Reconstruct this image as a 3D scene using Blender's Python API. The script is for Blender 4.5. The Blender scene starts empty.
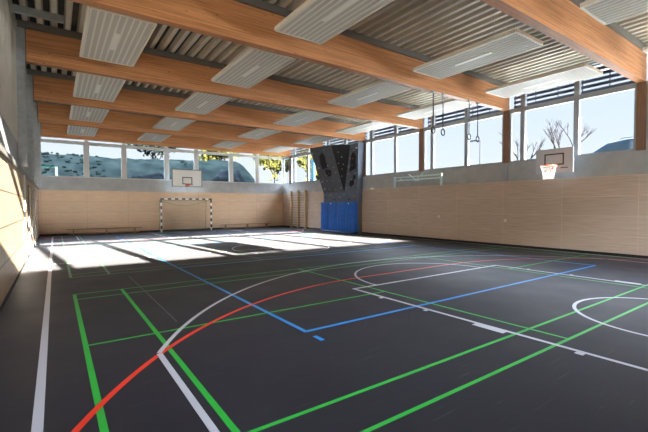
import bpy, bmesh, math, random
from mathutils import Vector, Matrix
random.seed(7)
C = bpy.context.scene.collection
SC = bpy.context.scene
PI = math.pi

# ------------------------------------------------------------------ camera, world, sun, exposure
XL, XR, YF, YB = -0.70, 13.84, 24.90, -0.35      # inner faces of the four walls
ZP, ZS, ZT, ZD = 2.42, 3.12, 5.94, 6.00          # panel top, sill, beam top, deck underside
BEAM_Y = [3.78, 7.80, 11.85, 15.85, 19.85, 23.90]

cam_d = bpy.data.cameras.new('camera'); cam = bpy.data.objects.new('camera', cam_d); C.objects.link(cam)
cam_d.sensor_width = 36.0; cam_d.lens = 381.6 / 648 * 36.0; cam_d.clip_start = 0.02; cam_d.clip_end = 500
yaw, pit, rol = math.radians(35.16), math.radians(-1.593), math.radians(-0.169)
F = Vector((math.sin(yaw)*math.cos(pit), math.cos(yaw)*math.cos(pit), math.sin(pit)))
R = Vector((math.cos(yaw), -math.sin(yaw), 0)); U = R.cross(F)
R2 = R*math.cos(rol) + U*math.sin(rol); U2 = U*math.cos(rol) - R*math.sin(rol)
m = Matrix((R2, U2, -F)).transposed().to_4x4(); m.translation = Vector((0, 0, 1.556))
cam.matrix_world = m
SC.camera = cam

world = bpy.data.worlds.new('sky'); SC.world = world; world.use_nodes = True
wn = world.node_tree; wn.nodes.clear()
wo = wn.nodes.new('ShaderNodeOutputWorld'); wb = wn.nodes.new('ShaderNodeBackground')
tc = wn.nodes.new('ShaderNodeTexCoord'); sp = wn.nodes.new('ShaderNodeSeparateXYZ'); cr = wn.nodes.new('ShaderNodeValToRGB')
wn.links.new(tc.outputs['Generated'], sp.inputs[0]); wn.links.new(sp.outputs['Z'], cr.inputs[0])
cr.color_ramp.elements[0].position = 0.0; cr.color_ramp.elements[0].color = (0.042, 0.0435, 0.046, 1)
cr.color_ramp.elements[1].position = 0.7; cr.color_ramp.elements[1].color = (0.78, 0.90, 1.15, 1)
e = cr.color_ramp.elements.new(0.36); e.color = (0.031, 0.036, 0.044, 1)
e = cr.color_ramp.elements.new(0.50); e.color = (0.93, 1.0, 1.13, 1)
wn.links.new(cr.outputs[0], wb.inputs['Color']); wb.inputs['Strength'].default_value = 6.0
wn.links.new(wb.outputs[0], wo.inputs['Surface'])

sun_d = bpy.data.lights.new('sun', 'SUN'); sun = bpy.data.objects.new('sun', sun_d); C.objects.link(sun)
sun_d.energy = 40; sun_d.color = (1.0, 0.90, 0.80); sun_d.angle = math.radians(0.6)
sun.rotation_euler = Vector((-0.108, 1.0, -0.268)).to_track_quat('-Z', 'Y').to_euler()
sun.location = (3, -20, 12)

def portal(name, loc, direction, sx, sy):
    d = bpy.data.lights.new(name, 'AREA'); o = bpy.data.objects.new(name, d); C.objects.link(o)
    d.shape = 'RECTANGLE'; d.size = sx; d.size_y = sy; d.cycles.is_portal = True
    o.location = loc; o.rotation_euler = Vector(direction).to_track_quat('-Z', 'Y').to_euler()
portal('daylight_right_windows', (14.6, 12.2, 4.6), (-1, 0, 0), 27, 3.2)
portal('daylight_far_windows', (6.6, 25.6, 4.6), (0, -1, 0), 17, 3.2)
portal('daylight_back_windows', (6.6, -0.9, 4.6), (0, 1, 0), 17, 3.2)

SC.view_settings.view_transform = 'Standard'; SC.view_settings.look = 'None'
SC.view_settings.gamma = 1; SC.view_settings.exposure = 2.08; SC.view_settings.use_curve_mapping = False
SC.cycles.max_bounces = 10; SC.cycles.diffuse_bounces = 6; SC.cycles.glossy_bounces = 4
SC.cycles.transparent_max_bounces = 16; SC.cycles.use_denoising = True
SC.cycles.sample_clamp_indirect = 6

# ------------------------------------------------------------------ helpers
def box(bm, x0, x1, y0, y1, z0, z1, mi=0):
    vs = [bm.verts.new(p) for p in ((x0,y0,z0),(x1,y0,z0),(x1,y1,z0),(x0,y1,z0),(x0,y0,z1),(x1,y0,z1),(x1,y1,z1),(x0,y1,z1))]
    for f in ((0,3,2,1),(4,5,6,7),(0,1,5,4),(1,2,6,5),(2,3,7,6),(3,0,4,7)):
        bm.faces.new([vs[i] for i in f]).material_index = mi
def tube(bm, pts, r, n=8, mi=0, closed=False):
    pts = [Vector(p) for p in pts]; rings = []
    N = len(pts)
    for i, p in enumerate(pts):
        if closed: t = pts[(i+1) % N] - pts[i-1]
        else: t = pts[min(i+1, N-1)] - pts[max(i-1, 0)]
        t.normalize()
        a = t.cross(Vector((0, 0, 1)))
        if a.length < 0.05: a = t.cross(Vector((1, 0, 0)))
        a.normalize(); b = t.cross(a)
        rr = r[i] if isinstance(r, (list, tuple)) else r
        rings.append([bm.verts.new(p + a*math.cos(2*PI*k/n)*rr + b*math.sin(2*PI*k/n)*rr) for k in range(n)])
    for i in range(N if closed else N-1):
        A, B = rings[i], rings[(i+1) % N]
        for k in range(n):
            bm.faces.new((A[k], A[(k+1) % n], B[(k+1) % n], B[k])).material_index = mi
    if not closed:
        bm.faces.new(rings[0][::-1]).material_index = mi; bm.faces.new(rings[-1]).material_index = mi
def prism(bm, poly, d, mi=0):
    """closed solid: polygon (3-D points) extruded by vector d"""
    d = Vector(d); a = [bm.verts.new(Vector(p)) for p in poly]; b = [bm.verts.new(Vector(p)+d) for p in poly]
    bm.faces.new(a).material_index = mi; bm.faces.new(b[::-1]).material_index = mi
    n = len(a)
    for i in range(n):
        bm.faces.new((a[i], b[i], b[(i+1) % n], a[(i+1) % n])).material_index = mi
def link(name, bm, mats, parent=None, smooth=False, bevel=0, seg=2):
    bmesh.ops.recalc_face_normals(bm, faces=bm.faces)
    me = bpy.data.meshes.new(name); bm.to_mesh(me); bm.free()
    for mt in (mats if isinstance(mats, (list, tuple)) else [mats]): me.materials.append(mt)
    if smooth:
        for p in me.polygons: p.use_smooth = True
    o = bpy.data.objects.new(name, me); C.objects.link(o)
    if parent: o.parent = parent
    if bevel:
        b = o.modifiers.new('bevel', 'BEVEL'); b.width = bevel; b.segments = seg
    return o
def bxo(name, dims, mt, parent=None, **k):
    bm = bmesh.new(); box(bm, *dims); return link(name, bm, mt, parent, **k)
def tag(o, label, cat, group=None, kind=None):
    if label: o['label'] = label
    if cat: o['category'] = cat
    if group: o['group'] = group
    if kind: o['kind'] = kind
    return o
def thing(name, loc, label, cat, group=None):
    o = bpy.data.objects.new(name, None); C.objects.link(o); o.location = loc; o.empty_display_size = 0.1
    return tag(o, label, cat, group)
def struct(o, label=None, cat=None):
    o['kind'] = 'structure'
    if label: o['label'] = label
    if cat: o['category'] = cat
    return o
def copy_tree(o, parent=None):
    c = o.copy(); C.objects.link(c)
    if parent: c.parent = parent
    for ch in list(o.children): copy_tree(ch, c)
    return c

# ------------------------------------------------------------------ materials
def mat(name, col, rough=0.6, metal=0.0, spec=0.5, var=0.0, scale=4.0, stretch=(1, 1, 1), bump=0.0, col2=None, detail=4):
    mt = bpy.data.materials.new(name); mt.use_nodes = True; nt = mt.node_tree; b = nt.nodes['Principled BSDF']
    b.inputs['Base Color'].default_value = (*col, 1); b.inputs['Roughness'].default_value = rough
    b.inputs['Metallic'].default_value = metal; b.inputs['Specular IOR Level'].default_value = spec
    if var or col2 or bump:
        t = nt.nodes.new('ShaderNodeTexCoord'); mp = nt.nodes.new('ShaderNodeMapping'); mp.inputs['Scale'].default_value = stretch
        nz = nt.nodes.new('ShaderNodeTexNoise'); nz.inputs['Scale'].default_value = scale; nz.inputs['Detail'].default_value = detail
        nt.links.new(t.outputs['Object'], mp.inputs[0]); nt.links.new(mp.outputs[0], nz.inputs['Vector'])
        if var or col2:
            rp = nt.nodes.new('ShaderNodeValToRGB'); rp.color_ramp.elements[0].position = 0.3; rp.color_ramp.elements[1].position = 0.7
            c0 = col2 if col2 else tuple(max(0, c*(1-var)) for c in col); c1 = col if col2 else tuple(min(1, c*(1+var)) for c in col)
            rp.color_ramp.elements[0].color = (*c0, 1); rp.color_ramp.elements[1].color = (*c1, 1)
            nt.links.new(nz.outputs['Fac'], rp.inputs[0]); nt.links.new(rp.outputs[0], b.inputs['Base Color'])
        if bump:
            bp = nt.nodes.new('ShaderNodeBump'); bp.inputs['Strength'].default_value = bump; bp.inputs['Distance'].default_value = 0.01
            nt.links.new(nz.outputs['Fac'], bp.inputs['Height']); nt.links.new(bp.outputs[0], b.inputs['Normal'])
    return mt
def N(nt, kind, **kw):
    n = nt.nodes.new(kind)
    for k, v in kw.items(): setattr(n, k, v)
    return n

def wood_panel(name, swap, rough=0.45, base=(0.56, 0.40, 0.265), joint=(0.30, 0.21, 0.14), jw=0.008, off=0.0):
    """veneered panels in a grid: joints, slight change from board to board, fine grain"""
    mt = bpy.data.materials.new(name); mt.use_nodes = True; nt = mt.node_tree; b = nt.nodes['Principled BSDF']; L = nt.links.new
    t = N(nt, 'ShaderNodeTexCoord'); s = N(nt, 'ShaderNodeSeparateXYZ'); cb = N(nt, 'ShaderNodeCombineXYZ')
    L(t.outputs['Object'], s.inputs[0]); L(s.outputs['Y' if swap else 'X'], cb.inputs[0]); L(s.outputs['Z'], cb.inputs[1])
    mp = N(nt, 'ShaderNodeMapping'); mp.inputs['Location'].default_value = (off, 0.0, 0); L(cb.outputs[0], mp.inputs[0])
    br = N(nt, 'ShaderNodeTexBrick'); br.offset = 0.0; br.inputs['Scale'].default_value = 1.0
    br.inputs['Brick Width'].default_value = 2.05; br.inputs['Row Height'].default_value = 0.605
    br.inputs['Mortar Size'].default_value = jw; br.inputs['Mortar Smooth'].default_value = 0.2
    br.inputs['Color1'].default_value = (*base, 1); br.inputs['Color2'].default_value = (*[c*0.9 for c in base], 1)
    br.inputs['Mortar'].default_value = (*joint, 1); L(mp.outputs[0], br.inputs['Vector'])
    mp2 = N(nt, 'ShaderNodeMapping'); mp2.inputs['Scale'].default_value = (1.2, 22, 1); L(cb.outputs[0], mp2.inputs[0])
    nz = N(nt, 'ShaderNodeTexNoise'); nz.inputs['Scale'].default_value = 1.4; nz.inputs['Detail'].default_value = 5; L(mp2.outputs[0], nz.inputs['Vector'])
    rp = N(nt, 'ShaderNodeValToRGB'); rp.color_ramp.elements[0].position = 0.3; rp.color_ramp.elements[1].position = 0.7
    rp.color_ramp.elements[0].color = (0.84, 0.82, 0.80, 1); rp.color_ramp.elements[1].color = (1.08, 1.06, 1.04, 1); L(nz.outputs['Fac'], rp.inputs[0])
    mx = N(nt, 'ShaderNodeMix', data_type='RGBA', blend_type='MULTIPLY'); mx.inputs[0].default_value = 1.0
    L(br.outputs['Color'], mx.inputs[6]); L(rp.outputs[0], mx.inputs[7]); L(mx.outputs[2], b.inputs['Base Color'])
    b.inputs['Roughness'].default_value = rough
    return mt
def glulam(name):
    mt = bpy.data.materials.new(name); mt.use_nodes = True; nt = mt.node_tree; b = nt.nodes['Principled BSDF']; L = nt.links.new
    t = N(nt, 'ShaderNodeTexCoord'); mp = N(nt, 'ShaderNodeMapping'); mp.inputs['Scale'].default_value = (0.5, 14, 22); L(t.outputs['Object'], mp.inputs[0])
    nz = N(nt, 'ShaderNodeTexNoise'); nz.inputs['Scale'].default_value = 1.6; nz.inputs['Detail'].default_value = 6; nz.inputs['Distortion'].default_value = 0.4; L(mp.outputs[0], nz.inputs['Vector'])
    rp = N(nt, 'ShaderNodeValToRGB'); rp.color_ramp.elements[0].position = 0.28; rp.color_ramp.elements[1].position = 0.72
    rp.color_ramp.elements[0].color = (0.44, 0.18, 0.065, 1); rp.color_ramp.elements[1].color = (0.80, 0.385, 0.16, 1); L(nz.outputs['Fac'], rp.inputs[0])
    # lamella tone: brick rows 4 cm high
    s = N(nt, 'ShaderNodeSeparateXYZ'); cb = N(nt, 'ShaderNodeCombineXYZ'); L(t.outputs['Object'], s.inputs[0]); L(s.outputs['X'], cb.inputs[0]); L(s.outputs['Z'], cb.inputs[1])
    br = N(nt, 'ShaderNodeTexBrick'); br.offset = 0.37; br.inputs['Scale'].default_value = 1; br.inputs['Brick Width'].default_value = 3.1
    br.inputs['Row Height'].default_value = 0.04; br.inputs['Mortar Size'].default_value = 0.0012
    br.inputs['Color1'].default_value = (1.04, 1.02, 1.0, 1); br.inputs['Color2'].default_value = (0.86, 0.84, 0.82, 1); br.inputs['Mortar'].default_value = (0.62, 0.56, 0.5, 1); L(cb.outputs[0], br.inputs['Vector'])
    mx = N(nt, 'ShaderNodeMix', data_type='RGBA', blend_type='MULTIPLY'); mx.inputs[0].default_value = 0.8; L(rp.outputs[0], mx.inputs[6]); L(br.outputs['Color'], mx.inputs[7])
    # knots
    mp3 = N(nt, 'ShaderNodeMapping'); mp3.inputs['Scale'].default_value = (1.0, 3, 3.2); L(t.outputs['Object'], mp3.inputs[0])
    vo = N(nt, 'ShaderNodeTexVoronoi'); vo.inputs['Scale'].default_value = 2.6; L(mp3.outputs[0], vo.inputs['Vector'])
    rk = N(nt, 'ShaderNodeValToRGB'); rk.color_ramp.elements[0].position = 0.05; rk.color_ramp.elements[0].color = (0.38, 0.30, 0.25, 1)
    rk.color_ramp.elements[1].position = 0.13; rk.color_ramp.elements[1].color = (1, 1, 1, 1); L(vo.outputs['Distance'], rk.inputs[0])
    mk = N(nt, 'ShaderNodeMix', data_type='RGBA', blend_type='MULTIPLY'); mk.inputs[0].default_value = 0.9; L(mx.outputs[2], mk.inputs[6]); L(rk.outputs[0], mk.inputs[7])
    L(mk.outputs[2], b.inputs['Base Color']); b.inputs['Roughness'].default_value = 0.5
    return mt
def floor_mat():
    mt = bpy.data.materials.new('dark_linoleum'); mt.use_nodes = True; nt = mt.node_tree; b = nt.nodes['Principled BSDF']; L = nt.links.new
    t = N(nt, 'ShaderNodeTexCoord')
    nz = N(nt, 'ShaderNodeTexNoise'); nz.inputs['Scale'].default_value = 1.3; nz.inputs['Detail'].default_value = 8; L(t.outputs['Object'], nz.inputs['Vector'])
    rp = N(nt, 'ShaderNodeValToRGB'); rp.color_ramp.elements[0].position = 0.3; rp.color_ramp.elements[1].position = 0.75
    rp.color_ramp.elements[0].color = (0.016, 0.015, 0.018, 1); rp.color_ramp.elements[1].color = (0.023, 0.021, 0.026, 1); L(nz.outputs['Fac'], rp.inputs[0])
    # scuffs: thin streaks in two directions, worn in patches
    last = rp.outputs[0]
    for k, (rot, sc) in enumerate(((0.7, (0.9, 26, 1)), (-0.5, (0.7, 30, 1)), (1.9, (1.1, 24, 1)))):
        mp = N(nt, 'ShaderNodeMapping'); mp.inputs['Rotation'].default_value = (0, 0, rot); mp.inputs['Scale'].default_value = sc; mp.inputs['Location'].default_value = (k*3.1, k*1.7, 0)
        L(t.outputs['Object'], mp.inputs[0])
        n2 = N(nt, 'ShaderNodeTexNoise'); n2.inputs['Scale'].default_value = 1.6; n2.inputs['Detail'].default_value = 2; n2.inputs['Distortion'].default_value = 0.25; L(mp.outputs[0], n2.inputs['Vector'])
        r2 = N(nt, 'ShaderNodeValToRGB'); r2.color_ramp.elements[0].position = 0.685; r2.color_ramp.elements[0].color = (0, 0, 0, 1)
        r2.color_ramp.elements[1].position = 0.76; r2.color_ramp.elements[1].color = (0.3, 0.3, 0.3, 1); L(n2.outputs['Fac'], r2.inputs[0])
        mx = N(nt, 'ShaderNodeMix', data_type='RGBA', blend_type='MIX'); L(r2.outputs[0], mx.inputs[0]); L(last, mx.inputs[6]); mx.inputs[7].default_value = (0.09, 0.08, 0.08, 1)
        last = mx.outputs[2]
    L(last, b.inputs['Base Color'])
    rr = N(nt, 'ShaderNodeMapRange'); rr.inputs[1].default_value = 0.3; rr.inputs[2].default_value = 0.7; rr.inputs[3].default_value = 0.50; rr.inputs[4].default_value = 0.60
    L(nz.outputs['Fac'], rr.inputs[0]); L(rr.outputs[0], b.inputs['Roughness'])
    b.inputs['Specular IOR Level'].default_value = 0.10
    b.inputs['Sheen Weight'].default_value = 0.028; b.inputs['Sheen Roughness'].default_value = 0.5; b.inputs['Sheen Tint'].default_value = (0.95, 0.9, 0.9, 1)
    return mt
def glass_mat(name, tint=(0.93, 0.96, 0.97)):
    mt = bpy.data.materials.new(name); mt.use_nodes = True; nt = mt.node_tree; nt.nodes.clear()
    o = N(nt, 'ShaderNodeOutputMaterial'); mx = N(nt, 'ShaderNodeMixShader'); lw = N(nt, 'ShaderNodeLayerWeight'); lw.inputs[0].default_value = 0.5; pw = N(nt, 'ShaderNodeMath', operation='POWER'); pw.inputs[1].default_value = 5; nt.links.new(lw.outputs['Facing'], pw.inputs[0]); fr = N(nt, 'ShaderNodeMath', operation='MULTIPLY_ADD'); fr.inputs[1].default_value = 0.75; fr.inputs[2].default_value = 0.006; nt.links.new(pw.outputs[0], fr.inputs[0])
    tr = N(nt, 'ShaderNodeBsdfTransparent'); tr.inputs[0].default_value = (*tint, 1)
    gl = N(nt, 'ShaderNodeBsdfGlossy'); gl.inputs['Roughness'].default_value = 0.02
    nt.links.new(fr.outputs[0], mx.inputs[0]); nt.links.new(tr.outputs[0], mx.inputs[1]); nt.links.new(gl.outputs[0], mx.inputs[2]); nt.links.new(mx.outputs[0], o.inputs[0])
    return mt

M_panel_far = wood_panel('maple_panel_far', False, off=0.6, base=(0.68, 0.48, 0.32), joint=(0.50, 0.35, 0.23), jw=0.01)
M_panel_side = wood_panel('maple_panel_right', True, off=0.3, base=(0.60, 0.47, 0.37), joint=(0.66, 0.53, 0.42), jw=0.012)
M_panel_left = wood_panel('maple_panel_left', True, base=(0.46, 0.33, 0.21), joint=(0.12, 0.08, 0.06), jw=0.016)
M_glulam = glulam('glulam_spruce')
M_floor = floor_mat()
M_black = mat('black_plinth', (0.008, 0.008, 0.009), 0.6)
M_conc = mat('concrete_band', (0.40, 0.41, 0.41), 0.75, var=0.10, scale=2.5, bump=0.05)
M_steel = mat('galvanised_steel', (0.46, 0.49, 0.50), 0.42, metal=0.5, var=0.12, scale=7)
M_ledger = mat('dark_steel', (0.20, 0.19, 0.17), 0.5, metal=0.3)
M_deck = mat('trapezoid_deck', (0.60, 0.56, 0.47), 0.5, metal=0.15, var=0.06, scale=2)
M_tray = mat('grey_white_tray', (0.56, 0.545, 0.50), 0.5)
M_groove = mat('pale_rib', (0.80, 0.78, 0.71), 0.6)
M_rimw = mat('cream_panel_edge', (0.88, 0.84, 0.73), 0.45)
M_lamp = mat('frosted_lamp_cover', (0.86, 0.86, 0.80), 0.35)
M_frame = mat('light_window_frame', (0.60, 0.60, 0.57), 0.5)
M_framed = mat('grey_window_frame', (0.34, 0.37, 0.40), 0.45)
M_slat = mat('dark_louvre_slat', (0.07, 0.08, 0.13), 0.5)
M_glass = glass_mat('window_glass')
M_post = mat('brown_timber_post', (0.24, 0.135, 0.085), 0.5, var=0.2, scale=5, stretch=(6, 6, 0.6))
M_cream = mat('cream_cladding', (0.74, 0.69, 0.58), 0.5, var=0.05, scale=3)
M_white = mat('white_paint', (0.85, 0.85, 0.83), 0.4)
M_board = mat('grey_white_board', (0.50, 0.54, 0.57), 0.4)
M_red = mat('red_rim', (0.70, 0.08, 0.04), 0.35)
M_net = mat('white_cord', (0.34, 0.34, 0.33), 0.8)
M_green_steel = mat('green_steel', (0.05, 0.20, 0.12), 0.45)
M_netgreen = mat('grey_green_cord', (0.28, 0.33, 0.26), 0.85)
M_blackp = mat('black_paint', (0.015, 0.015, 0.016), 0.4)
M_bench = mat('pine_bench', (0.30, 0.185, 0.105), 0.5, var=0.12, scale=6, stretch=(0.4, 6, 6))
M_bar = mat('pale_pine_bars', (0.66, 0.50, 0.30), 0.45, var=0.1, scale=8, stretch=(6, 6, 0.6))
M_mat = mat('blue_vinyl', (0.010, 0.135, 0.56), 0.33, var=0.12, scale=3)
M_climb = mat('grey_climbing_panel', (0.105, 0.118, 0.135), 0.6, var=0.12, scale=3)
M_climb2 = mat('lit_grey_climbing_panel', (0.12, 0.15, 0.20), 0.6, var=0.15, scale=3)  # same grey panel, lightened to paint in the light on it
M_climbd = mat('black_volume_and_shade', (0.009, 0.010, 0.012), 0.65)  # black of the bolted volumes, and painted shade on the recessed facet
M_lightblue = mat('pale_blue_metal', (0.62, 0.80, 0.84), 0.4, metal=0.2)
M_strap = mat('dark_strap', (0.012, 0.014, 0.018), 0.8)
M_door = mat('door_veneer', (0.62, 0.46, 0.30), 0.45, var=0.08, scale=3, stretch=(6, 6, 0.5))

def linemat(n, c): return mat(n, c, 0.45, spec=0.2)
L_white = linemat('white_line', (0.40, 0.40, 0.43)); L_green = linemat('green_line', (0.022, 0.32, 0.035))
L_red = linemat('red_line', (0.62, 0.035, 0.014)); L_blue = linemat('blue_line', (0.015, 0.18, 0.48))
L_pale = linemat('pale_green_line', (0.075, 0.19, 0.085)); L_grey = linemat('worn_grey_line', (0.085, 0.085, 0.088))

# ------------------------------------------------------------------ structure
fl = struct(bxo('floor', (XL-0.2, XR+0.2, YB-0.2, YF+0.2, -0.2, 0), M_floor), 'dark scuffed linoleum sports floor with painted court lines')

# corrugated roof deck: trapezoid ribs running along the hall, pitch 0.28
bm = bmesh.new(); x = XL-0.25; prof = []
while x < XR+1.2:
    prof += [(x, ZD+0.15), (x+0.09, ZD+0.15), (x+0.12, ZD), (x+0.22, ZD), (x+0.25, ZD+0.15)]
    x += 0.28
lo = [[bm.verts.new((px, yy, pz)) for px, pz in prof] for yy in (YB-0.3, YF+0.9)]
hi = [[bm.verts.new((px, yy, ZD+1.2)) for px, pz in (prof[0], prof[-1])] for yy in (YB-0.3, YF+0.9)]  # unseen roof top, raised so its shadow covers the hillside
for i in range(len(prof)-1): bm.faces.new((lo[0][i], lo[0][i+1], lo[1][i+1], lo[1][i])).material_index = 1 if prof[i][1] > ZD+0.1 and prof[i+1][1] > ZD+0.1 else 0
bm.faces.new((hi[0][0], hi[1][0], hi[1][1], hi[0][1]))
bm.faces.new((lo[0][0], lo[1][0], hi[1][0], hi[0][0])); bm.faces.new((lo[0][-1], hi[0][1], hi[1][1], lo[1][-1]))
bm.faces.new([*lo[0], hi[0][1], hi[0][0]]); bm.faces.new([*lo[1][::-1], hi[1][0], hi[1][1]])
struct(link('ceiling', bm, [M_deck, mat('deck_recess_shade', (0.05, 0.047, 0.042), 0.9)]), 'grey corrugated metal roof deck above the wooden beams')  # second material paints the shade between the ribs onto the recess faces

# far wall, right wall, left wall, back wall (lower panels, concrete band)
struct(bxo('wall_far', (XL-0.2, XR+0.2, YF, YF+0.2, 0, ZP), M_panel_far))
struct(bxo('wall_far_band', (XL, XR, YF+0.03, YF+0.2, ZP, ZS), M_conc))
struct(bxo('wall_right', (XR, XR+0.2, YB-0.2, YF, 0, ZP), M_panel_side))
struct(bxo('wall_right_band', (XR+0.03, XR+0.2, YB-0.2, YF+0.03, ZP, ZS), M_conc))
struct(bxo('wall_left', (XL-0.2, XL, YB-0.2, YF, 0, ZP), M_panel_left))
struct(bxo('wall_left_band', (XL-0.2, XL-0.02, YB-0.2, YF+0.03, ZP, ZS), M_conc))
bm = bmesh.new(); y = YB-0.2
while y < YF+0.2:      # upright cream ribs of the cladding above the left band
    box(bm, XL-0.2, XL-0.06, y, y+0.30, ZS, ZD+0.1); box(bm, XL-0.2, XL-0.09, y+0.30, y+0.36, ZS, ZD+0.1)
    y += 0.36
struct(link('wall_left_cladding', bm, M_cream))
struct(bxo('wall_back', (XL-0.2, XR+0.2, YB-0.2, YB, 0, ZS-0.02), M_panel_far))
struct(bxo('wall_back_header', (XL-0.2, XR+0.2, YB-0.2, YB, 5.45, ZD+0.1), M_conc))
struct(bxo('baseboard_far', (XL, XR, YF-0.015, YF, 0, 0.075), M_black))
struct(bxo('baseboard_right', (XR-0.015, XR, YB, YF, 0, 0.085), M_black))
struct(bxo('baseboard_left', (XL, XL+0.015, YB, YF, 0, 0.05), M_black))
struct(bxo('trim_1', (XL, XL+0.035, YB, YF, ZP, ZP+0.10), M_ledger), 'dark rail along the top of the left wall panels')
struct(bxo('trim_2', (XR-0.005, XR+0.03, YB, YF, ZP, ZP+0.012), M_bar))

wn_i = [0]
def window(dim_fn, a0, a1, mull, zs, zg, zt, ztop, fm, slats=None, outside=1):
    """dim_fn maps (along0, along1, depth0, depth1, z0, z1) to box dims"""
    wn_i[0] += 1
    bm = bmesh.new()
    def b(*d): box(bm, *dim_fn(*d))
    b(a0, a1, 0.02, 0.14, zs, zs+0.06); b(a0, a1, 0.0, 0.14, zg, zt); b(a0, a1, 0.02, 0.14, ztop-0.05, ztop)
    for p, w in mull: b(p-w/2, p+w/2, 0.0, 0.15, zs+0.06, zg); b(p-w/2, p+w/2, 0.0, 0.15, zt, ztop-0.05)
    b(a0, a0+0.05, 0.02, 0.14, zs+0.06, zg); b(a1-0.05, a1, 0.02, 0.14, zs+0.06, zg)
    w = struct(link('window_%d' % wn_i[0], bm, fm))
    bm = bmesh.new(); box(bm, *dim_fn(a0+0.01, a1-0.01, 0.075, 0.08, zs+0.03, ztop-0.02)); link('glass_pane', bm, M_glass, w)
    if slats:
        bm = bmesh.new(); z = zt + 0.06
        while z < ztop-0.04:
            box(bm, *dim_fn(a0, a1, 0.30, 0.34, z, z+slats)); z += 0.165
        n = max(2, int((a1-a0)/0.75)+1)
        for k in range(n):
            p = a0+0.02+(a1-a0-0.04)*k/(n-1); box(bm, *dim_fn(p-0.015, p+0.015, 0.34, 0.36, zt-0.1, ztop+0.03))
        link('louvre', bm, M_slat, w)
    return w
fr = lambda a0, a1, d0, d1, z0, z1: (XR+d0, XR+d1, a0, a1, z0, z1)
ff = lambda a0, a1, d0, d1, z0, z1: (a0, a1, YF+d0, YF+d1, z0, z1)
fb = lambda a0, a1, d0, d1, z0, z1: (a0, a1, YB-d1, YB-d0, z0, z1)
prev = YB+0.05
for yb in BEAM_Y:
    if yb-0.14 - prev > 1:
        p0 = yb - 4.02
        mull = [(q, 0.15) for q in (p0+1.68, p0+3.42) if prev+0.1 < q < yb-0.2]
        window(fr, prev, yb-0.12, mull, ZS, 4.93, 5.09, ZD+0.02, M_framed, slats=0.10)
    prev = yb+0.12
window(fr, prev, YF, [], ZS, 4.93, 5.09, ZD+0.02, M_framed, slats=0.10)
far_m = [XL, 1.47, 3.33, 5.69, 7.50, 9.85, 11.78, XR]
for i in range(7):
    a0 = far_m[i] + (0.09 if i else 0); a1 = far_m[i+1] - (0.09 if i < 6 else 0)
    window(ff, a0, a1, [], ZS, 4.93, 5.10, 5.62, M_frame, slats=None)
for i in range(1, 7):
    struct(bxo('trim_%d' % (i+2), (far_m[i]-0.09, far_m[i]+0.09, YF-0.02, YF+0.16, ZS, 5.62), M_frame))
struct(bxo('wall_far_header', (XL-0.2, XR+0.2, YF+0.02, YF+0.16, 5.62, ZD+0.1), M_conc))
# thin sun-shade rails outside the far clerestory
sr = struct(bxo('trim_9', (XL, XR, YF+0.30, YF+0.34, 5.30, 5.35), M_slat))
back_m = [XL, 1.52, 3.55, 5.72, 7.6, 9.7, 11.7, XR]
for i in range(7):
    window(fb, back_m[i]+(0.1 if i else 0), back_m[i+1]-(0.1 if i < 6 else 0), [], ZS-0.02, 4.93, 5.17, 5.45, M_frame)
for i in range(1, 7):
    struct(bxo('trim_%d' % (i+9), (back_m[i]-0.1, back_m[i]+0.1, YB-0.16, YB, ZS-0.02, 5.45), M_frame))

# doors in the left wall
def door(n, y0, y1, zt):
    d = struct(bxo('door_%d' % n, (XL, XL+0.02, y0, y1, 0.012, zt), M_door))
    bm = bmesh.new()
    for yy in (y0-0.06, y1): box(bm, XL, XL+0.035, yy, yy+0.06, 0.012, zt+0.05)
    box(bm, XL, XL+0.035, y0, y1, zt, zt+0.05)
    link('door_frame', bm, M_ledger, d)
    bm = bmesh.new(); tube(bm, [(XL+0.02, y1-0.12, 1.02), (XL+0.07, y1-0.12, 1.02), (XL+0.07, y1-0.25, 1.02)], 0.011, 8); link('door_handle', bm, M_steel, d)
door(1, 15.4, 16.9, 2.18); door(2, 19.2, 20.4, 2.18)
struct(bxo('trim_16', (XL, XL+0.03, 13.45, 13.62, 0.05, ZP), M_white), 'white upright profile on the left wall')

# ------------------------------------------------------------------ roof beams, posts
ordw = ['nearest', 'second', 'third', 'fourth', 'fifth', 'farthest']
for k, yb in enumerate(BEAM_Y):
    xe = -0.50
    t = thing('glulam_beam', (6.6, yb, 5.06), f'{ordw[k]} knotty orange glulam roof beam across the hall' if k not in (0, 5) else
              ('glulam roof beam nearest the camera, cut by the top right corner' if k == 0 else 'farthest glulam roof beam, just in front of the end windows'), 'beam', 'glulam roof beams spanning the hall')
    M = Matrix.Translation((-6.6, -yb, -5.06))
    def P(name, dims, mt, **kw):
        o = bxo(name, (dims[0]-6.6, dims[1]-6.6, dims[2]-yb, dims[3]-yb, dims[4]-5.06, dims[5]-5.06), mt, t, **kw); return o
    b_ = P('beam_body', (xe, XR+0.02, yb-0.10, yb+0.10, 5.06, ZT), M_glulam)
    P('steel_ledger', (-0.66, XR, yb-0.17, yb-0.102, ZT-0.10, ZD-0.003), M_ledger)
    P('steel_ledger', (-0.66, XR, yb+0.102, yb+0.17, ZT-0.10, ZD-0.003), M_ledger)
    cp = P('beam_shoe', (xe-0.02, xe+0.0, yb-0.12, yb+0.12, 5.0, ZT), M_ledger)
pn = ['nearest the camera, at the right edge', 'second from the camera, right of the hanging rings', 'third, above the pale blue frame', 'fourth, beside the climbing wall', 'behind the climbing wall', 'at the far right corner']
for k, yb in enumerate(BEAM_Y):
    zb = ZS
    o = bxo('timber_post', (XR-0.005, XR+0.14, yb-0.115, yb+0.115, zb, 5.06), M_post)
    tag(o, f'brown timber window post under a beam, {pn[k]}', 'post', 'timber posts along the right windows')
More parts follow.
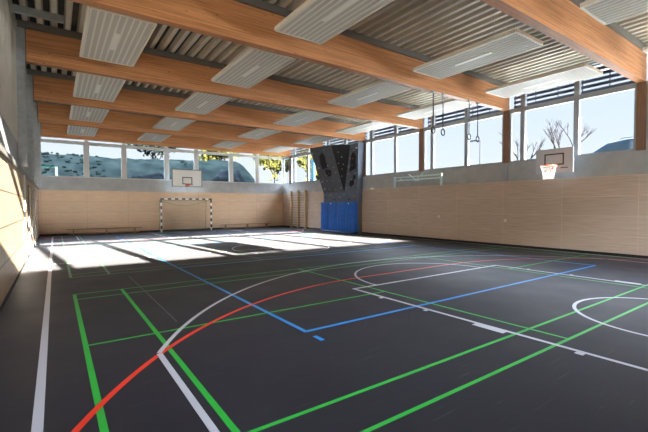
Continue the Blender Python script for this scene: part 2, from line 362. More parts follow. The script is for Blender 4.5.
tag(bxo('steel_strip', (XR-0.045, XR+0.028, 7.74, 7.94, ZP+0.013, ZS), M_framed), 'grey steel strip on the concrete band below the second timber post', 'strip')
cn = ['first, out beside the camera', 'second, beside the cream cladding', 'at the left end of the third beam', 'at the left end of the fourth beam', 'at the left end of the fifth beam', 'in the far left corner']
for k, yb in enumerate(BEAM_Y):
    if k < 2: continue
    bm = bmesh.new(); box(bm, XL+0.002, -0.53, yb-0.11, yb-0.098, ZP+0.1, ZD); box(bm, XL+0.002, -0.53, yb+0.098, yb+0.11, ZP+0.1, ZD); box(bm, -0.622, -0.608, yb-0.098, yb+0.098, ZP+0.1, ZD)
    o = link('steel_column', bm, M_steel); tag(o, f'galvanised steel column {cn[k]}', 'column', 'galvanised columns on the left wall')

# ------------------------------------------------------------------ radiant ceiling panels with a lamp slot
def make_panel():
    t = thing('radiant_ceiling_panel', (0, 0, 5.2), 'x', 'ceiling panel', 'white ribbed radiant panels hung between the beams')
    Lh, Wh = 1.42, 0.58
    bm = bmesh.new(); x = -Wh+0.035; n = 9; pitch = (2*Wh-0.07)/n
    for i in range(n):
        box(bm, x+0.022, x+pitch-0.012, -Lh+0.035, Lh-0.035, 0.003, 0.03, 0); box(bm, x-0.012, x+0.022, -Lh+0.035, Lh-0.035, -0.004, 0.03, 1); x += pitch
    link('ribbed_tray', bm, [M_tray, M_groove], t)
    bm = bmesh.new()
    for s in (-1, 1):
        box(bm, s*Wh-0.018, s*Wh+0.018, -Lh, Lh, -0.004, 0.075); box(bm, -Wh+0.018, Wh-0.018, s*Lh-0.018, s*Lh+0.018, -0.004, 0.075)
    link('edge_frame', bm, M_rimw, t)
    bm = bmesh.new(); box(bm, -Wh+0.02, Wh-0.02, -Lh+0.02, Lh-0.02, 0.03, 0.07); link('backing_sheet', bm, M_groove, t)
    bm = bmesh.new(); box(bm, -0.05, 0.05, -0.5, 0.5, -0.008, 0.003); lamp = link('lamp_cover', bm, M_lamp, t)
    for sx in (-1, 1):
        for sy in (-0.85, 0.85):
            bm = bmesh.new(); tube(bm, [(sx*0.45, sy, 0.07), (sx*0.45, sy, ZD-5.2)], 0.006, 5); link('hanger_rod', bm, M_steel, t)
    for sy in (-0.85, 0.85):
        bm = bmesh.new(); tube(bm, [(-0.56, sy, 0.09), (0.56, sy, 0.09)], 0.014, 6); link('cross_rail', bm, M_steel, t)
    return t
cols = [(1.15, 'first column from the left'), (4.40, 'second column from the left'), (8.60, 'third column from the left'), (12.05, 'column next to the right windows')]
bays = [(1.70, 'before the nearest beam'), (5.75, 'between the nearest and second beams'), (9.70, 'between the second and third beams'), (13.85, 'between the third and fourth beams'), (17.90, 'between the fourth and fifth beams'), (21.95, 'between the fifth and farthest beams')]
proto = make_panel(); used = False
for ci, (cx, cl) in enumerate(cols):
    for bi, (cy, bl) in enumerate(bays):
        if bi == 0 and ci < 2: continue
        if bi == 1 and ci == 0: continue
        t = proto if not used else copy_tree(proto); used = True
        t.location = (cx, cy, 5.2); t['label'] = f'white ribbed radiant ceiling panel {bl}, {cl}'

tag(bxo('steel_tie', (XL+0.001, 0.25, 10.86, 10.96, 5.84, ZD-0.003), M_steel), 'short grey steel tie under the roof deck at the top left', 'steel tie')
# small spotlight at left end of the third bay, conduit bits
t = thing('ceiling_spotlight', (0.02, 12.35, 5.75), 'small dark cylinder ceiling lamp near the left end of the third beam', 'lamp')
bm = bmesh.new(); tube(bm, [(0, 0, 0), (0, 0, 0.25)], 0.085, 16); link('housing', bm, M_ledger, t)
bm = bmesh.new(); tube(bm, [(0, 0, -0.012), (0, 0, 0.001)], 0.07, 16); link('lens', bm, M_lamp, t)

# ------------------------------------------------------------------ court lines (paint on the floor, parts of it)
zlay = [0.0006]
def strip(bm, p, q, w, z):
    p = Vector((*p, 0)); q = Vector((*q, 0)); d = (q-p).normalized(); n = Vector((-d.y, d.x, 0))*w/2
    prism(bm, [p-n, q-n, q+n, p+n], (0, 0, z))
def poly(bm, pts, w, z):
    n = len(pts); L = []
    for i in range(n):
        a = Vector(pts[max(i-1, 0)]); b = Vector(pts[min(i+1, n-1)]); d = (b-a).normalized(); nn = Vector((-d.y, d.x))*w/2; p = Vector(pts[i])
        L.append((p-nn, p+nn))
    A = [bm.verts.new((*l, z)) for l, r in L]; B = [bm.verts.new((*r, z)) for l, r in L]
    for i in range(n-1): bm.faces.new((A[i], A[i+1], B[i+1], B[i]))
def arc(cx, cy, r, a0, a1, n=64):
    return [(cx+r*math.cos(math.radians(a0+(a1-a0)*i/n)), cy+r*math.sin(math.radians(a0+(a1-a0)*i/n))) for i in range(n+1)]
def marking(name, segs, arcs, mt, w=0.05, label=None):
    zlay[0] += 0.0004; bm = bmesh.new()
    for s in segs:
        strip(bm, s[0], s[1], s[2] if len(s) > 2 else w, zlay[0])
    for a in arcs: poly(bm, a, w, zlay[0])
    o = link(name, bm, mt, fl)
    if label: o['label'] = label
    return o
CX = 6.86
def badminton(y0, full=True, gr=L_green):
    x0, x1 = 0.25, 13.60; y1 = y0+6.04; h = 0.02
    s = [((x0, y0), (x0, y1), 0.052), ((0.99, y0), (0.99, y1), 0.05), ((x1, y0), (x1, y1)), ((x1-0.74, y0), (x1-0.74, y1)),
         ((x0, y0), (x1, y0)), ((x0, y0+0.45), (x1, y0+0.45)), ((x0, y1), (x1, y1)), ((x0, y1-0.45), (x1, y1-0.45)),
         ((4.84, y0), (4.84, y1)), ((8.98, y0), (8.98, y1)),
         ((x0, y0+3.02), (4.84, y0+3.02)), ((8.98, y0+3.02), (x1, y0+3.02))]
    return s
marking('badminton_court_line', badminton(1.95), [], L_green, 0.038, 'green badminton court lines nearest the camera')
marking('badminton_court_line', badminton(9.93), [], L_pale, 0.035, 'pale green badminton court lines in the middle of the hall')
marking('badminton_court_line', badminton(17.6), [], L_pale, 0.035, 'pale green badminton court lines at the far end')
marking('volleyball_court_line', [((2.50, 3.93), (2.50, 21.9)), ((11.25, 3.93), (11.25, 21.9)), ((2.5, 3.95), (11.25, 3.95)), ((2.5, 21.9), (11.25, 21.9)),
                             ((2.5, 9.9), (11.25, 9.9)), ((2.5, 15.9), (11.25, 15.9)), ((2.50, 3.75), (2.50, 3.58))], [], L_blue, 0.055, 'blue volleyball court lines')
def mirror(pts): return [(x, 24.85-y) for x, y in pts]
a0 = math.degrees(math.asin(3.03/6.75))
three = arc(CX, 1.22, 6.72, 180-math.degrees(math.asin(3.05/6.72)), math.degrees(math.asin(3.05/6.72)), 80)
semi = arc(CX, 5.46, 1.77, 180, 0, 40)
nc = arc(6.9, 1.42, 1.2, 180, 0, 40)
circ = arc(CX, 12.5, 1.77, 0, 360, 72)
key = [((4.52, YB), (4.52, 5.485)), ((9.25, YB), (9.25, 5.485)), ((4.52, 5.46), (9.25, 5.46))]
ticks = []
for xx, s in ((4.52, -1), (9.25, 1)):
    for yy, ln, w in ((4.66, 0.1, 0.06), (3.72, 0.1, 0.06), (1.69, 0.1, 0.08)): ticks.append(((xx, yy), (xx+s*ln, yy), w))
    ticks.append(((xx+s*0.07, 2.50), (xx+s*0.07, 2.92), 0.09))
seg = key + ticks + [((0.87, YB), (0.87, 4.25), 0.055), ((12.85, YB), (12.85, 4.25), 0.055), ((-0.13, YB), (-0.13, 23.7), 0.068), ((13.72, YB), (13.72, 23.7)), ((-0.13, 12.5), (13.72, 12.5), 0.035), ((-0.13, 23.7), (13.72, 23.7))]
mseg = [(mirror([s[0]])[0], mirror([s[1]])[0], *(s[2:])) for s in key + ticks + [((0.87, 1.15), (0.87, 4.25), 0.055), ((12.85, 1.15), (12.85, 4.25), 0.055)]]
red = arc(5.36, 0.25, 6.0, 180, 90, 50)
red = [p for p in red if p[1] > YB] + arc(8.36, 0.25, 6.0, 90, 0, 50)
marking('handball_goal_area_line', [], [red, mirror(red)], L_red, 0.055, 'red handball goal area lines')
marking('basketball_court_line', seg, [three, semi, nc, circ], L_white, 0.05, 'white basketball court lines')
marking('basketball_court_line', mseg, [mirror(three), mirror(semi), mirror(nc)], L_white, 0.045, 'white basketball lines at the far end')
marking('worn_court_line', [((1.31, 5.3), (1.31, 9.4), 0.012)], [], L_grey, 0.012, 'thin worn grey line')

# ------------------------------------------------------------------ handball goal at the far wall
t = thing('handball_goal', (6.58, 23.85, 0), 'black and white striped handball goal with net at the far wall', 'goal'); t.scale = (0.965, 0.965, 0.965)
def striped(name, horiz, fixed):
    bm = bmesh.new(); n = 15 if horiz else 10; L = 3.16 if horiz else 2.0; st = L/n
    for i in range(n):
        a = -1.58+i*st if horiz else i*st
        if horiz: box(bm, a, a+st, -0.04, 0.04, 2.0, 2.08, i % 2 == 0)
        else: box(bm, fixed-0.04, fixed+0.04, -0.04, 0.04, a, a+st, i % 2 == 0 if False else (i % 2 == 1))
    return link(name, bm, [M_white, M_blackp], t)
striped('crossbar', True, 0); striped('goal_post', False, -1.54); striped('goal_post', False, 1.54)
for s in (-1, 1):
    bm = bmesh.new(); tube(bm, [(s*1.52, 0.05, 2.0), (s*1.46, 0.75, 1.98), (s*1.46, 1.0, 0.04), (s*1.52, 0.05, 0.04)], 0.018, 6); link('side_stay', bm, M_green_steel, t)
bm = bmesh.new(); tube(bm, [(-1.46, 1.0, 0.04), (1.46, 1.0, 0.04)], 0.02, 6); link('rear_bar', bm, M_green_steel, t)
bm = bmesh.new(); tube(bm, [(-1.46, 0.75, 1.97), (1.46, 0.75, 1.97)], 0.015, 6); link('rear_bar', bm, M_green_steel, t)
bm = bmesh.new()
def nety(z): return 0.97 - 0.2*max(0, z)/2
for i in range(31):
    xx = -1.46+2.92*i/30; tube(bm, [(xx, 0.05, 2.0), (xx, 0.75, 1.90 - 0.10*math.sin(PI*i/30)), (xx, 0.92, 0.04)], 0.004, 3)
for j in range(20):
    z = 0.05+j*0.1; tube(bm, [(-1.5, 0.05, z), (-1.46, nety(z), z), (1.46, nety(z), z), (1.5, 0.05, z)], 0.004, 3)
link('net', bm, M_netgreen, t)
bm = bmesh.new(); tube(bm, [(-1.45+2.9*i/24, 0.6, 1.93-0.30*math.sin(PI*i/24)) for i in range(25)], 0.011, 6); link('net_cord', bm, M_green_steel, t)

# ------------------------------------------------------------------ basketball boards
def hoop_parts(t, c, r, axis):
    """c = rim centre (local); axis = unit vector from rim towards the board"""
    bm = bmesh.new(); tube(bm, [(c[0]+r*math.cos(2*PI*k/28), c[1]+r*math.sin(2*PI*k/28), c[2]) for k in range(28)], 0.011, 8, closed=True)
    a = Vector(axis); p = Vector(c)+a*r; side = Vector((-a.y, a.x, 0))
    for s in (-1, 1): tube(bm, [Vector(c)+a*r*0.75+side*s*r*0.6, p+a*0.12+side*s*0.09, ], 0.009, 6)
    rim = link('rim', bm, M_red, t, smooth=True)
    bm = bmesh.new(); n = 12
    def pt(k, lev):
        rr = r*(1-0.42*(lev/5)**0.8); an = 2*PI*(k+0.5*(lev % 2))/n
        return (c[0]+rr*math.cos(an), c[1]+rr*math.sin(an), c[2]-0.085*lev)
    for lev in range(5):
        for k in range(n):
            tube(bm, [pt(k, lev), pt(k + (0 if lev % 2 == 0 else 1), lev+1)], 0.0030, 4)
            tube(bm, [pt(k, lev), pt(k - (1 if lev % 2 == 0 else 0), lev+1)], 0.0030, 4)
    link('net', bm, M_net, t)
# practice board on the right wall
t = thing('basketball_hoop', (13.40, 5.92, 2.93), 'small grey-white practice backboard with red rim and white net on the right wall', 'basketball hoop')
link_b = bmesh.new(); box(link_b, 0, 0.03, -0.57, 0.57, -0.33, 0.46); link('backboard', link_b, M_board, t)
bm = bmesh.new()
for y0, y1, z0, z1 in ((-0.3, 0.3, -0.08, -0.04), (-0.3, 0.3, 0.26, 0.30), (-0.3, -0.26, -0.04, 0.26), (0.26, 0.3, -0.04, 0.26)): box(bm, -0.004, 0, y0, y1, z0, z1)
link('target_square', bm, M_blackp, t)
bm = bmesh.new(); box(bm, -0.003, 0, -0.42, -0.2, -0.19, -0.165); link('maker_mark', bm, M_blackp, t)
bm = bmesh.new(); box(bm, -0.02, 0, -0.1, 0.1, -0.2, -0.1); link('rim_plate', bm, M_red, t)
hoop_parts(t, (-0.37, 0, -0.12), 0.225, (1, 0, 0))
for yy in (-0.4, 0.4):
    bm = bmesh.new(); box(bm, 0.03, 0.435, yy-0.02, yy+0.02, -0.25, -0.21); box(bm, 0.03, 0.06, yy-0.02, yy+0.02, -0.21, 0.4); box(bm, 0.03, 0.47, yy-0.02, yy+0.02, 0.10, 0.14); link('mounting_bracket', bm, M_steel, t)
# full-size boards at both end walls
def full_board(loc, s, label, w=0.9, z0=-0.5, z1=0.55):
    t = thing('basketball_hoop', loc, label, 'basketball hoop')
    bm = bmesh.new(); box(bm, -w, w, -0.015, 0.015, z0, z1); link('backboard', bm, M_white, t)
    bm = bmesh.new()
    for x0, x1, a, b in ((-w-0.02, w+0.02, z0-0.02, z0+0.035), (-w-0.02, w+0.02, z1-0.035, z1+0.02), (-w-0.02, -w+0.04, z0+0.035, z1-0.035), (w-0.04, w+0.02, z0+0.035, z1-0.035)): box(bm, x0, x1, -0.022, 0.022, a, b)
    link('board_edge', bm, M_ledger, t)
    bm = bmesh.new()
    for x0, x1, a, b in ((-0.3, 0.3, -0.36, -0.31), (-0.3, 0.3, 0.04, 0.09), (-0.3, -0.25, -0.31, 0.04), (0.25, 0.3, -0.31, 0.04)): box(bm, x0, x1, s*-0.020-0.002, s*-0.020+0.002, a, b)
    link('target_square', bm, M_blackp, t)
    hoop_parts(t, (0, -s*0.38, -0.38), 0.225, (0, s, 0))
    bm = bmesh.new(); box(bm, -0.1, 0.1, min(0, -s*0.15), max(0, -s*0.15), -0.46, -0.385); link('rim_plate', bm, M_red, t)
    return t
t = full_board((6.71, 24.2, 3.24), 1, 'white basketball backboard with black edge and red rim on the far wall')
for xx in (-0.55, 0.55):
    for zz in (-0.30, -0.22):
        bm = bmesh.new(); tube(bm, [(xx, 0.02, zz), (xx, 0.725, zz)], 0.02, 6); link('support_arm', bm, M_steel, t)
t = full_board((6.9, 0.72, 3.45), -1, 'white basketball backboard hung on the wall behind the camera')
for xx in (-0.55, 0.55):
    bm = bmesh.new(); tube(bm, [(xx, -0.02, -0.4), (xx, -1.065, -0.4)], 0.02, 6); link('support_arm', bm, M_steel, t)

# ------------------------------------------------------------------ benches
def bench(x0, x1, y, label):
    t = thing('gym_bench', ((x0+x1)/2, y, 0), label, 'bench', 'long gym benches along the far wall')
    h = (x1-x0)/2
    bm = bmesh.new(); box(bm, -h, h, -0.12, 0.12, 0.285, 0.32); link('seat_board', bm, M_bench, t, bevel=0.006)
    bm = bmesh.new(); box(bm, -h+0.12, h-0.12, -0.025, 0.025, 0.05, 0.11); link('lower_beam', bm, M_bench, t)
    for k in (-0.82, 0.02, 0.80):
        bm = bmesh.new(); box(bm, k*h-0.03, k*h+0.03, -0.15, 0.15, 0, 0.045); box(bm, k*h-0.025, k*h+0.025, -0.1, 0.1, 0.045, 0.285); link('leg', bm, M_bench, t)
bench(0.45, 4.12, 24.35, 'long pine gym bench left of the goal at the far wall')
bench(8.85, 12.55, 24.35, 'long pine gym bench right of the goal at the far wall')

# ------------------------------------------------------------------ wall bars on the right wall near the corner
t = thing('wall_bars', (XR-0.0, 22.65, 0), 'pale pine climbing wall bars between the far corner and the climbing wall', 'wall bars')
for yy in (-0.95, 0, 0.95):
    bm = bmesh.new(); box(bm, -0.16, -0.001, yy-0.035, yy+0.035, 0.0, 2.6); link('upright', bm, M_bar, t, bevel=0.005)
for s in (-1, 1):
    for k in range(14):
        bm = bmesh.new(); z = 0.22+k*0.17
        tube(bm, [(-0.10, s*0.035, z), (-0.10, s*0.915, z)], 0.018, 6); link('rung', bm, M_bench, t, smooth=True)

# ------------------------------------------------------------------ climbing wall with crash mats
XW = XR
t = thing('climbing_wall', (XW, 17.6, 0), 'dark grey overhanging climbing wall with holds above the blue mats', 'climbing wall')
o_ = Vector((XW, 17.6, 0))
def loc(*p): return tuple(Vector(p)-o_)
A = [(13.50, 19.2, 2.30), (13.50, 17.15, 2.30), (12.35, 16.85, 4.86), (12.35, 18.98, 4.92)]
B = [(13.50, 17.15, 2.30), (13.22, 16.25, 4.86), (12.35, 16.85, 4.86)]
Cc = [(13.50, 17.15, 2.30), (13.50, 15.98, 2.30), (13.40, 15.80, 4.95), (13.22, 16.25, 4.86)]
D = [(13.50, 19.2, 1.7), (13.50, 15.98, 1.7), (13.50, 15.98, 2.30), (13.50, 19.2, 2.30)]
def solid(name, pts, mt):
    bm = bmesh.new(); a = [bm.verts.new(loc(*p)) for p in pts]; b = [bm.verts.new(loc(XW-0.002, p[1], p[2])) for p in pts]
    bm.faces.new(a); bm.faces.new(b[::-1]); n = len(a)
    for i in range(n): bm.faces.new((a[i], b[i], b[(i+1) % n], a[(i+1) % n]))
    return link(name, bm, mt, t)
fa = solid('overhang_facet', A, M_climb); fa['label'] = 'left grey leaning facet'
fbk = solid('recessed_facet', B, M_climbd); fbk['label'] = 'triangular facet with its shade painted black'
fc = solid('upright_facet', Cc, M_climb2); fc['label'] = 'right facet, light painted in as blue-grey'
solid('base_facet', D, M_climb2)
bm = bmesh.new(); box(bm, 13.52-XW, -0.002, 16.0-17.6, 19.18-17.6, 0, 1.7); link('support_frame', bm, M_ledger, t)
# dark blotches bolted on as flat irregular volumes
def on_face(P, u, v, off=0.0):
    p0, p1, p2 = Vector(P[0]), Vector(P[1]), Vector(P[2]); p3 = Vector(P[3]) if len(P) > 3 else Vector(P[2])
    n = (p1-p0).cross(Vector(P[-1])-p0).normalized()
    if n.x > 0: n = -n
    return (p0*(1-u)+p1*u)*(1-v)+(p3*(1-u)+p2*u)*v + n*off, n
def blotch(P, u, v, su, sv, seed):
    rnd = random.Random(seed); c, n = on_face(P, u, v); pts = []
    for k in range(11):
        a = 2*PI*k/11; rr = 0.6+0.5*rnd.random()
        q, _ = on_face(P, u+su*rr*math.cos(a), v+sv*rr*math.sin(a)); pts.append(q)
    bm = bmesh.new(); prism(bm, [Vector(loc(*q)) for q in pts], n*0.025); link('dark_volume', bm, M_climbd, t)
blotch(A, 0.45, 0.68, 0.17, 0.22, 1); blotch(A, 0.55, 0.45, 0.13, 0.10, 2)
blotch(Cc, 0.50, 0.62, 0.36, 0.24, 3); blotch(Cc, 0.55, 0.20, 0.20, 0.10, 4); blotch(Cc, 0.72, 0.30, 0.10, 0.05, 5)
hm = [mat('hold_yellow', (0.42, 0.36, 0.14), 0.6), mat('hold_white', (0.75, 0.75, 0.70), 0.6), mat('hold_orange', (0.70, 0.20, 0.06), 0.6), mat('hold_black', (0.02, 0.02, 0.02), 0.6), mat('hold_green', (0.12, 0.4, 0.15), 0.6)]
rnd = random.Random(5)
def hold(P, u, v, mt, r=0.05):
    c, n = on_face(P, u, v, 0.01)
    bm = bmesh.new(); bmesh.ops.create_icosphere(bm, subdivisions=2, radius=r)
    for w in bm.verts: w.co = w.co*(0.8+0.4*rnd.random()*0.6); w.co.z *= 0.75
    bmesh.ops.translate(bm, verts=bm.verts, vec=Vector(loc(*c))); link('climbing_hold', bm, mt, t, smooth=True)
for i in range(6):
    for j in range(4):
        hold(A, 0.12+0.25*j+rnd.uniform(-.05, .05), 0.08+0.165*i+rnd.uniform(-.03, .03), rnd.choice(hm[:3]+[hm[3], hm[3], hm[1]]), rnd.uniform(0.03, 0.05))
for i in range(6):
    for j in range(3): hold(Cc, 0.15+0.33*j+rnd.uniform(-.05, .05), 0.08+0.16*i+rnd.uniform(-.03, .03), rnd.choice([hm[3], hm[3], hm[1], hm[2], hm[0]]), rnd.uniform(0.035, 0.07))
for v, u in ((0.35, 0.3), (0.5, 0.45), (0.62, 0.2), (0.75, 0.5), (0.85, 0.3), (0.6, 0.6)):
    p = Vector(B[0])*(1-v)+(Vector(B[1])*u+Vector(B[2])*(1-u))*v
    bm = bmesh.new(); bmesh.ops.create_icosphere(bm, subdivisions=2, radius=0.032); bmesh.ops.translate(bm, verts=bm.verts, vec=Vector(loc(*p))); link('climbing_hold', bm, hm[int(v*10) % 3], t, smooth=True)
for k in range(7): hold(D, 0.08+0.14*k, 0.55+0.25*math.sin(k*2.1), hm[[3, 0, 3, 2, 4, 3, 2][k]], 0.055)

t = thing('crash_mat', (13.36, 17.6, 0), 'bright blue padded crash mats standing against the foot of the climbing wall', 'mat')
for k in range(4):
    y0 = -1.65+k*0.80
    bm = bmesh.new(); n = 16; mm = 22
    g = [[None]*(mm+1) for _ in range(n+1)]
    for i in range(n+1):
        for j in range(mm+1):
            u = i/n; v = j/mm
            bul = 0.045*math.sin(PI*u)**0.5*math.sin(PI*v)**0.4
            wr = 0.007*math.sin(v*40+u*(5 if k < 3 else 14)+k*2)*math.sin(PI*u)*math.sin(PI*v) + 0.006*math.sin(u*17+k)*math.sin(v*6)
            g[i][j] = bm.verts.new((-0.10-bul-wr, y0+0.004+(0.792)*u, 0.10+1.64*v))
    for i in range(n):
        for j in range(mm): bm.faces.new((g[i][j], g[i+1][j], g[i+1][j+1], g[i][j+1]))
    rim_v = [g[i][0] for i in range(n+1)]+[g[n][j] for j in range(1, mm+1)]+[g[i][mm] for i in range(n-1, -1, -1)]+[g[0][j] for j in range(mm-1, 0, -1)]
    bk = [bm.verts.new((0.13, v.co.y, v.co.z)) for v in rim_v]
    for i in range(len(rim_v)):
        j = (i+1) % len(rim_v); bm.faces.new((rim_v[i], bk[i], bk[j], rim_v[j]))
    bm.faces.new(bk)
    link('mat_panel', bm, M_mat, t, smooth=False)
bm = bmesh.new(); prism(bm, [(-0.30, -1.65, 0), (0.13, -1.65, 0), (0.13, -1.65, 0.10), (-0.14, -1.65, 0.10), (-0.30, -1.65, 0.04)], (0, 3.2, 0)); link('base_flap', bm, mat('dark_blue_vinyl', (0.008, 0.03, 0.12), 0.4), t)
for yy in (-1.15, 0.5):
    bm = bmesh.new(); box(bm, -0.13, -0.08, yy-0.035, yy+0.035, 1.62, 1.69); link('buckle', bm, M_white, t)

# ------------------------------------------------------------------ folded frame on the grey band, rings, sockets
t = thing('folding_wall_frame', (13.70, 12.0, 2.42), 'pale blue metal frame folded flat against the grey band of the right wall', 'gym equipment')
for nm, y0, y1, z0, z1 in (('upper_rail', -1.38, 1.38, 0.44, 0.50), ('lower_rail', -1.38, 1.38, 0.30, 0.36)):
    bm = bmesh.new(); box(bm, -0.04, 0.03, y0, y1, z0, z1); link(nm, bm, M_lightblue, t)
for yy in (-1.38, 1.38):
    bm = bmesh.new(); box(bm, -0.05, 0.03, yy-0.035, yy+0.035, 0.0, 0.52); link('upright', bm, M_lightblue, t)
bm = bmesh.new(); tube(bm, [(-0.06, -0.42, 0.58), (-0.06, 0, 0.30), (-0.06, 0.42, 0.58)], 0.022, 6); link('folding_arm', bm, M_lightblue, t)
bm = bmesh.new(); box(bm, -0.07, 0.02, -0.12, 0.12, 0.26, 0.33); link('hinge_plate', bm, M_lightblue, t)
for yy in (-1.1, 1.1):
    bm = bmesh.new(); box(bm, 0.03, 0.17, yy-0.03, yy+0.03, 0.36, 0.42); link('wall_bracket', bm, M_steel, t)

def ring(x, z, label):
    t = thing('gymnastic_ring', (x, 7.72, 5.06), label, 'gymnastic ring', 'gymnastic rings hanging from the second beam')
    bm = bmesh.new(); box(bm, -0.05, 0.05, -0.04, 0.04, -0.07, 0.0); link('ceiling_anchor', bm, M_steel, t)
    bm = bmesh.new(); L = 5.06-z; box(bm, -0.02, 0.02, -0.005, 0.005, -L, -0.07); link('strap', bm, M_strap, t)
    bm = bmesh.new(); tube(bm, [(0.085*math.sin(2*PI*k/20), 0, -L-0.085+0.095*math.cos(2*PI*k/20)*1.0) for k in range(20)], 0.018, 8, closed=True); link('ring', bm, M_strap, t, smooth=True)
ring(9.56, 3.95, 'gymnastic ring on a dark strap, leftmost of the four'); ring(10.03, 3.93, 'gymnastic ring on a dark strap, second from the left')
ring(11.40, 3.93, 'gymnastic ring on a dark strap, third from the left'); ring(11.89, 3.90, 'gymnastic ring on a dark strap, rightmost of the four')

def socket(y, z, label):
    t = thing('wall_socket', (XR, y, z), label, 'socket')
    bm = bmesh.new(); box(bm, -0.012, 0, -0.045, 0.045, -0.045, 0.045); link('cover_plate', bm, M_white, t)
    bm = bmesh.new(); tube(bm, [(-0.016, 0, 0), (-0.012, 0, 0)], 0.022, 12); link('socket_insert', bm, M_board, t)
socket(7.80, 0.97, 'small white wall socket on the right panels below the second post'); socket(10.85, 1.05, 'small white wall socket on the right panels near the folded frame')

# ------------------------------------------------------------------ outside
rnd = random.Random(11)
M_asph = mat('gravel_yard', (0.42, 0.41, 0.38), 0.9, var=0.1, scale=3)
M_hill = mat('scrub_hillside', (0.017, 0.023, 0.021), 0.95, spec=0.0, col2=(0.006, 0.010, 0.010), scale=1.3, detail=8)
M_rock = mat('grey_rock', (0.022, 0.027, 0.030), 0.9, spec=0.0, col2=(0.007, 0.010, 0.012), scale=1.2, detail=8, bump=0.5)
M_bark = mat('bark', (0.011, 0.009, 0.009), 0.9, spec=0.0)
M_leaf = mat('yellow_green_leaves', (0.050, 0.044, 0.012), 0.9, spec=0.0, col2=(0.018, 0.024, 0.007), scale=2)
M_leafb = mat('dark_green_leaves', (0.010, 0.015, 0.013), 0.9, spec=0.0, var=0.3, scale=2)
struct(bxo('ground_right', (XR+0.5, 90, -30, YF+0.4, 2.0, 2.3), M_asph))
# hillside beyond the far windows
from mathutils import noise
def hz(X, Y):
    s = min(1, max(0, (Y-26.3)/5.2)); s = s*s*(3-2*s)
    e = min(1, max(0, (X-12.6)/2.2)); e = e*e*(3-2*e)
    top = 4.98 + 0.032*max(0, X) - e*2.5
    return 2.75 + (top-2.75)*s + (noise.noise(Vector((X*0.5, Y*0.5, 0)))*0.30 + noise.noise(Vector((X*1.6, Y*1.6, 3)))*0.16)*s
bm = bmesh.new(); nx, ny = 260, 90; g = []
for i in range(nx+1):
    row = []
    for j in range(ny+1):
        X = -30+80*i/nx; Y = 25.4+8*(j/ny) if j < 60 else 25.4+8*(60/ny)+30*((j-60)/30)
        z = hz(X, Y)
        row.append(bm.verts.new((X, Y, z)))
    g.append(row)
for i in range(nx):
    for j in range(ny): bm.faces.new((g[i][j], g[i+1][j], g[i+1][j+1], g[i][j+1]))
struct(link('ground_hillside', bm, M_hill, smooth=True), 'dark scrubby hillside beyond the far windows')
# low scrub: stuff
bm = bmesh.new()
for k in range(520):
    X = rnd.uniform(-8, 13); Y = rnd.uniform(27.5, 31.6); z = hz(X, Y); r = rnd.uniform(0.06, 0.15)
    if abs(X-10.9) < 2.6 or abs(X-5.4) < 2.6: continue
    vs = bmesh.ops.create_icosphere(bm, subdivisions=1, radius=r)['verts']
    for v in vs: v.co = v.co*(0.8+0.5*rnd.random()); v.co.z *= 0.7; v.co += Vector((X, Y, z))
tag(link('scrub', bm, M_leafb), 'low dark scrub covering the hillside outside', 'bushes', kind='stuff')
def rock(x, y, sx, sy, sz, label, z=2.7):
    bm = bmesh.new(); bmesh.ops.create_icosphere(bm, subdivisions=4, radius=1.0)
    off = rnd.random()*50
    for v in bm.verts:
        n = noise.noise(v.co*1.6+Vector((off, 0, 0)))*0.28+noise.noise(v.co*4+Vector((off, 0, 0)))*0.09
        v.co *= 1+n; v.co = Vector((v.co.x*sx, v.co.y*sy, max(-0.2, v.co.z)*sz))
    o = link('boulder', bm, M_rock); o.location = (x, y, z); tag(o, label, 'rock')
rock(10.9, 28.3, 1.5, 0.8, 1.55, 'big grey-blue boulder outside the end windows right of the backboard', 2.75)
rock(5.4, 27.6, 1.6, 0.6, 1.0, 'long grey boulder outside the end windows left of the backboard', 2.75)

def tree(x, y, z, h, label, leaf=None, spread=1.0, dens=420, seed=1, lean=0):
    r = random.Random(seed)
    t = thing('tree', (x, y, z), label, 'tree')
    bm = bmesh.new(); tips = []
    def br(p, d, L, rad, dep):
        q = p + d*L; mid = p+d*L*0.5+Vector((r.uniform(-1, 1), r.uniform(-1, 1), 0))*L*0.05
        tube(bm, [p, mid, q], [rad, rad*0.85, rad*0.65], 5)
        tips.append(q)
        if dep == 0: return
        for k in range(3 if dep > 1 else 4):
            nd = (d + Vector((r.uniform(-1, 1), r.uniform(-1, 1), r.uniform(-0.2, 0.7)))*0.75*spread).normalized()
            br(p+d*L*r.uniform(0.6, 1), nd, L*r.uniform(0.55, 0.75), rad*0.55, dep-1)
    br(Vector((0, 0, 0)), Vector((lean, 0, 1)).normalized(), h*0.38, h*0.018, 4)
    link('trunk', bm, M_bark, t)
    if leaf:
        bm = bmesh.new()
        for k in range(dens):
            c = r.choice(tips) + Vector((r.gauss(0, 1), r.gauss(0, 1), r.gauss(0, 1)))*h*0.05; s = r.uniform(0.10, 0.20)
            a = Vector((r.gauss(0, 1), r.gauss(0, 1), r.gauss(0, 1))).normalized()*s; b = a.cross(Vector((r.gauss(0, 1), r.gauss(0, 1), r.gauss(0, 1)))).normalized()*s
            bm.faces.new([bm.verts.new(c+v) for v in (a, b, -a, -b)])
        link('foliage', bm, leaf, t)
tree(12.8, 35.5, 2.8, 6.0, 'yellow-green tree outside the end windows near the right corner', M_leaf, 1.1, 4200, 3)
tree(7.6, 37.5, 3.5, 5.5, 'dark green bushy tree behind the big boulder', M_leafb, 1.0, 3500, 4)
tree(17.4, 33.0, 2.6, 5.0, 'yellow-green tree outside the corner, right of the others', M_leaf, 1.1, 4200, 5)
tree(19.6, 30.0, 2.3, 4.6, 'yellow-green tree seen through the window beside the climbing wall', M_leaf, 1.1, 3800, 6)
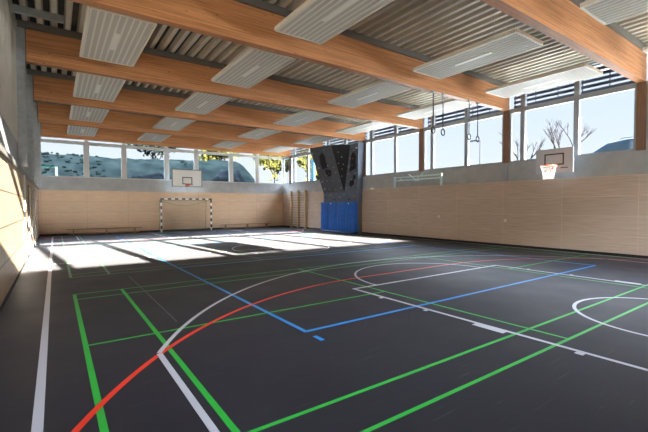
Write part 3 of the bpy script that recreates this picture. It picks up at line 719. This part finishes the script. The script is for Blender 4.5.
tree(26.5, 13.6, 2.3, 5.6, 'bare leafless tree outside above the practice hoop', None, 0.8, 0, 7)
tree(22.5, 9.4, 2.3, 4.6, 'bare leafless sapling outside left of the blue car', None, 0.8, 0, 8)

M_lampd = mat('dark_lamp_paint', (0.012, 0.014, 0.018), 0.7, spec=0.1)
t = thing('street_lamp', (26.0, 16.65, 2.3), 'slim dark street lamp outside between the hanging rings and the second post', 'street lamp')
bm = bmesh.new(); tube(bm, [(0, 0, 0), (0, 0, 4.05)], [0.07, 0.05], 8); link('pole', bm, M_lampd, t)
bm = bmesh.new(); tube(bm, [(0, 0, 4.0), (0, 0.3, 4.1), (0, 0.45, 4.1)], 0.035, 6); box(bm, -0.08, 0.08, 0.3, 0.8, 4.05, 4.15); link('lamp_head', bm, M_lampd, t)

# blue car parked outside, facing along the hall
t = thing('car', (17.4, 4.9, 2.33), 'blue estate car with roof rails parked outside the right window', 'car')
M_car = mat('blue_car_paint', (0.008, 0.024, 0.045), 0.3, spec=0.3); M_cg = mat('car_glass', (0.02, 0.035, 0.05), 0.08); M_tyre = mat('tyre', (0.02, 0.02, 0.02), 0.8)
k = 1.0
prof = [(2.25, 0.35), (2.28, 0.75), (1.95, 0.98), (1.25, 1.08), (0.62, 1.48), (0.0, 1.56), (-1.3, 1.54), (-1.95, 1.40), (-2.25, 0.95), (-2.28, 0.4)]
bm = bmesh.new(); prism(bm, [(-0.88, y, z) for y, z in prof], (1.76, 0, 0)); link('body', bm, M_car, t, bevel=0.07, seg=3)
for name, q in (('front_side_window', [(1.02, 1.08), (0.52, 1.42), (0.05, 1.46), (0.05, 1.06)]), ('rear_side_window', [(-0.03, 1.06), (-0.03, 1.46), (-0.9, 1.46), (-0.9, 1.06)]), ('quarter_window', [(-0.98, 1.06), (-0.98, 1.46), (-1.6, 1.42), (-1.85, 1.06)])):
    for s in (-1, 1):
        bm = bmesh.new(); prism(bm, [(s*0.875, y, z) for y, z in q], (s*0.012, 0, 0)); link(name, bm, M_cg, t)
bm = bmesh.new(); prism(bm, [(-0.74, 1.19, 1.13), (0.74, 1.19, 1.13), (0.66, 0.70, 1.445), (-0.66, 0.70, 1.445)], (0, 0.010, 0.016)); link('windscreen', bm, M_cg, t)
for s in (-1, 1):
    bm = bmesh.new(); tube(bm, [(s*0.68, 0.3, 1.52), (s*0.68, 0.22, 1.61), (s*0.68, -1.3, 1.60), (s*0.68, -1.42, 1.50)], 0.018, 6); link('roof_rail', bm, M_blackp, t)
for s in (-1, 1):
    for yy in (1.42, -1.38):
        bm = bmesh.new(); tube(bm, [(s*0.70, yy, 0.33), (s*0.90, yy, 0.33)], 0.33, 20); w = link('wheel', bm, M_tyre, t); bm = bmesh.new(); tube(bm, [(s*0.895, yy, 0.33), (s*0.91, yy, 0.33)], 0.2, 12); link('hub', bm, M_steel, w)

# railing outside the far left window
t = thing('outdoor_railing', (0.1, 26.6, 2.75), 'pale railing post with green top bar outside the far left window', 'railing')
bm = bmesh.new(); box(bm, -0.06, 0.06, -0.05, 0.05, 0, 1.05); link('post', bm, M_white, t)
bm = bmesh.new(); box(bm, -1.6, -0.06, -0.02, 0.02, 0.98, 1.03); link('top_bar', bm, M_green_steel, t)
bm = bmesh.new(); tube(bm, [(-1.5, 0, 0.98), (-0.05, 0, 0.05)], 0.012, 6); link('diagonal_cable', bm, M_steel, t)
t = tag(bxo('blue_banner', (-0.05, 0.05, -0.22, 0.22, 0.0, 3.1), mat('blue_banner_cloth', (0.006, 0.06, 0.10), 0.6)), 'blue upright banner outside the window left of the climbing wall', 'banner')
t.location = (17.5, 26.4, 2.3)
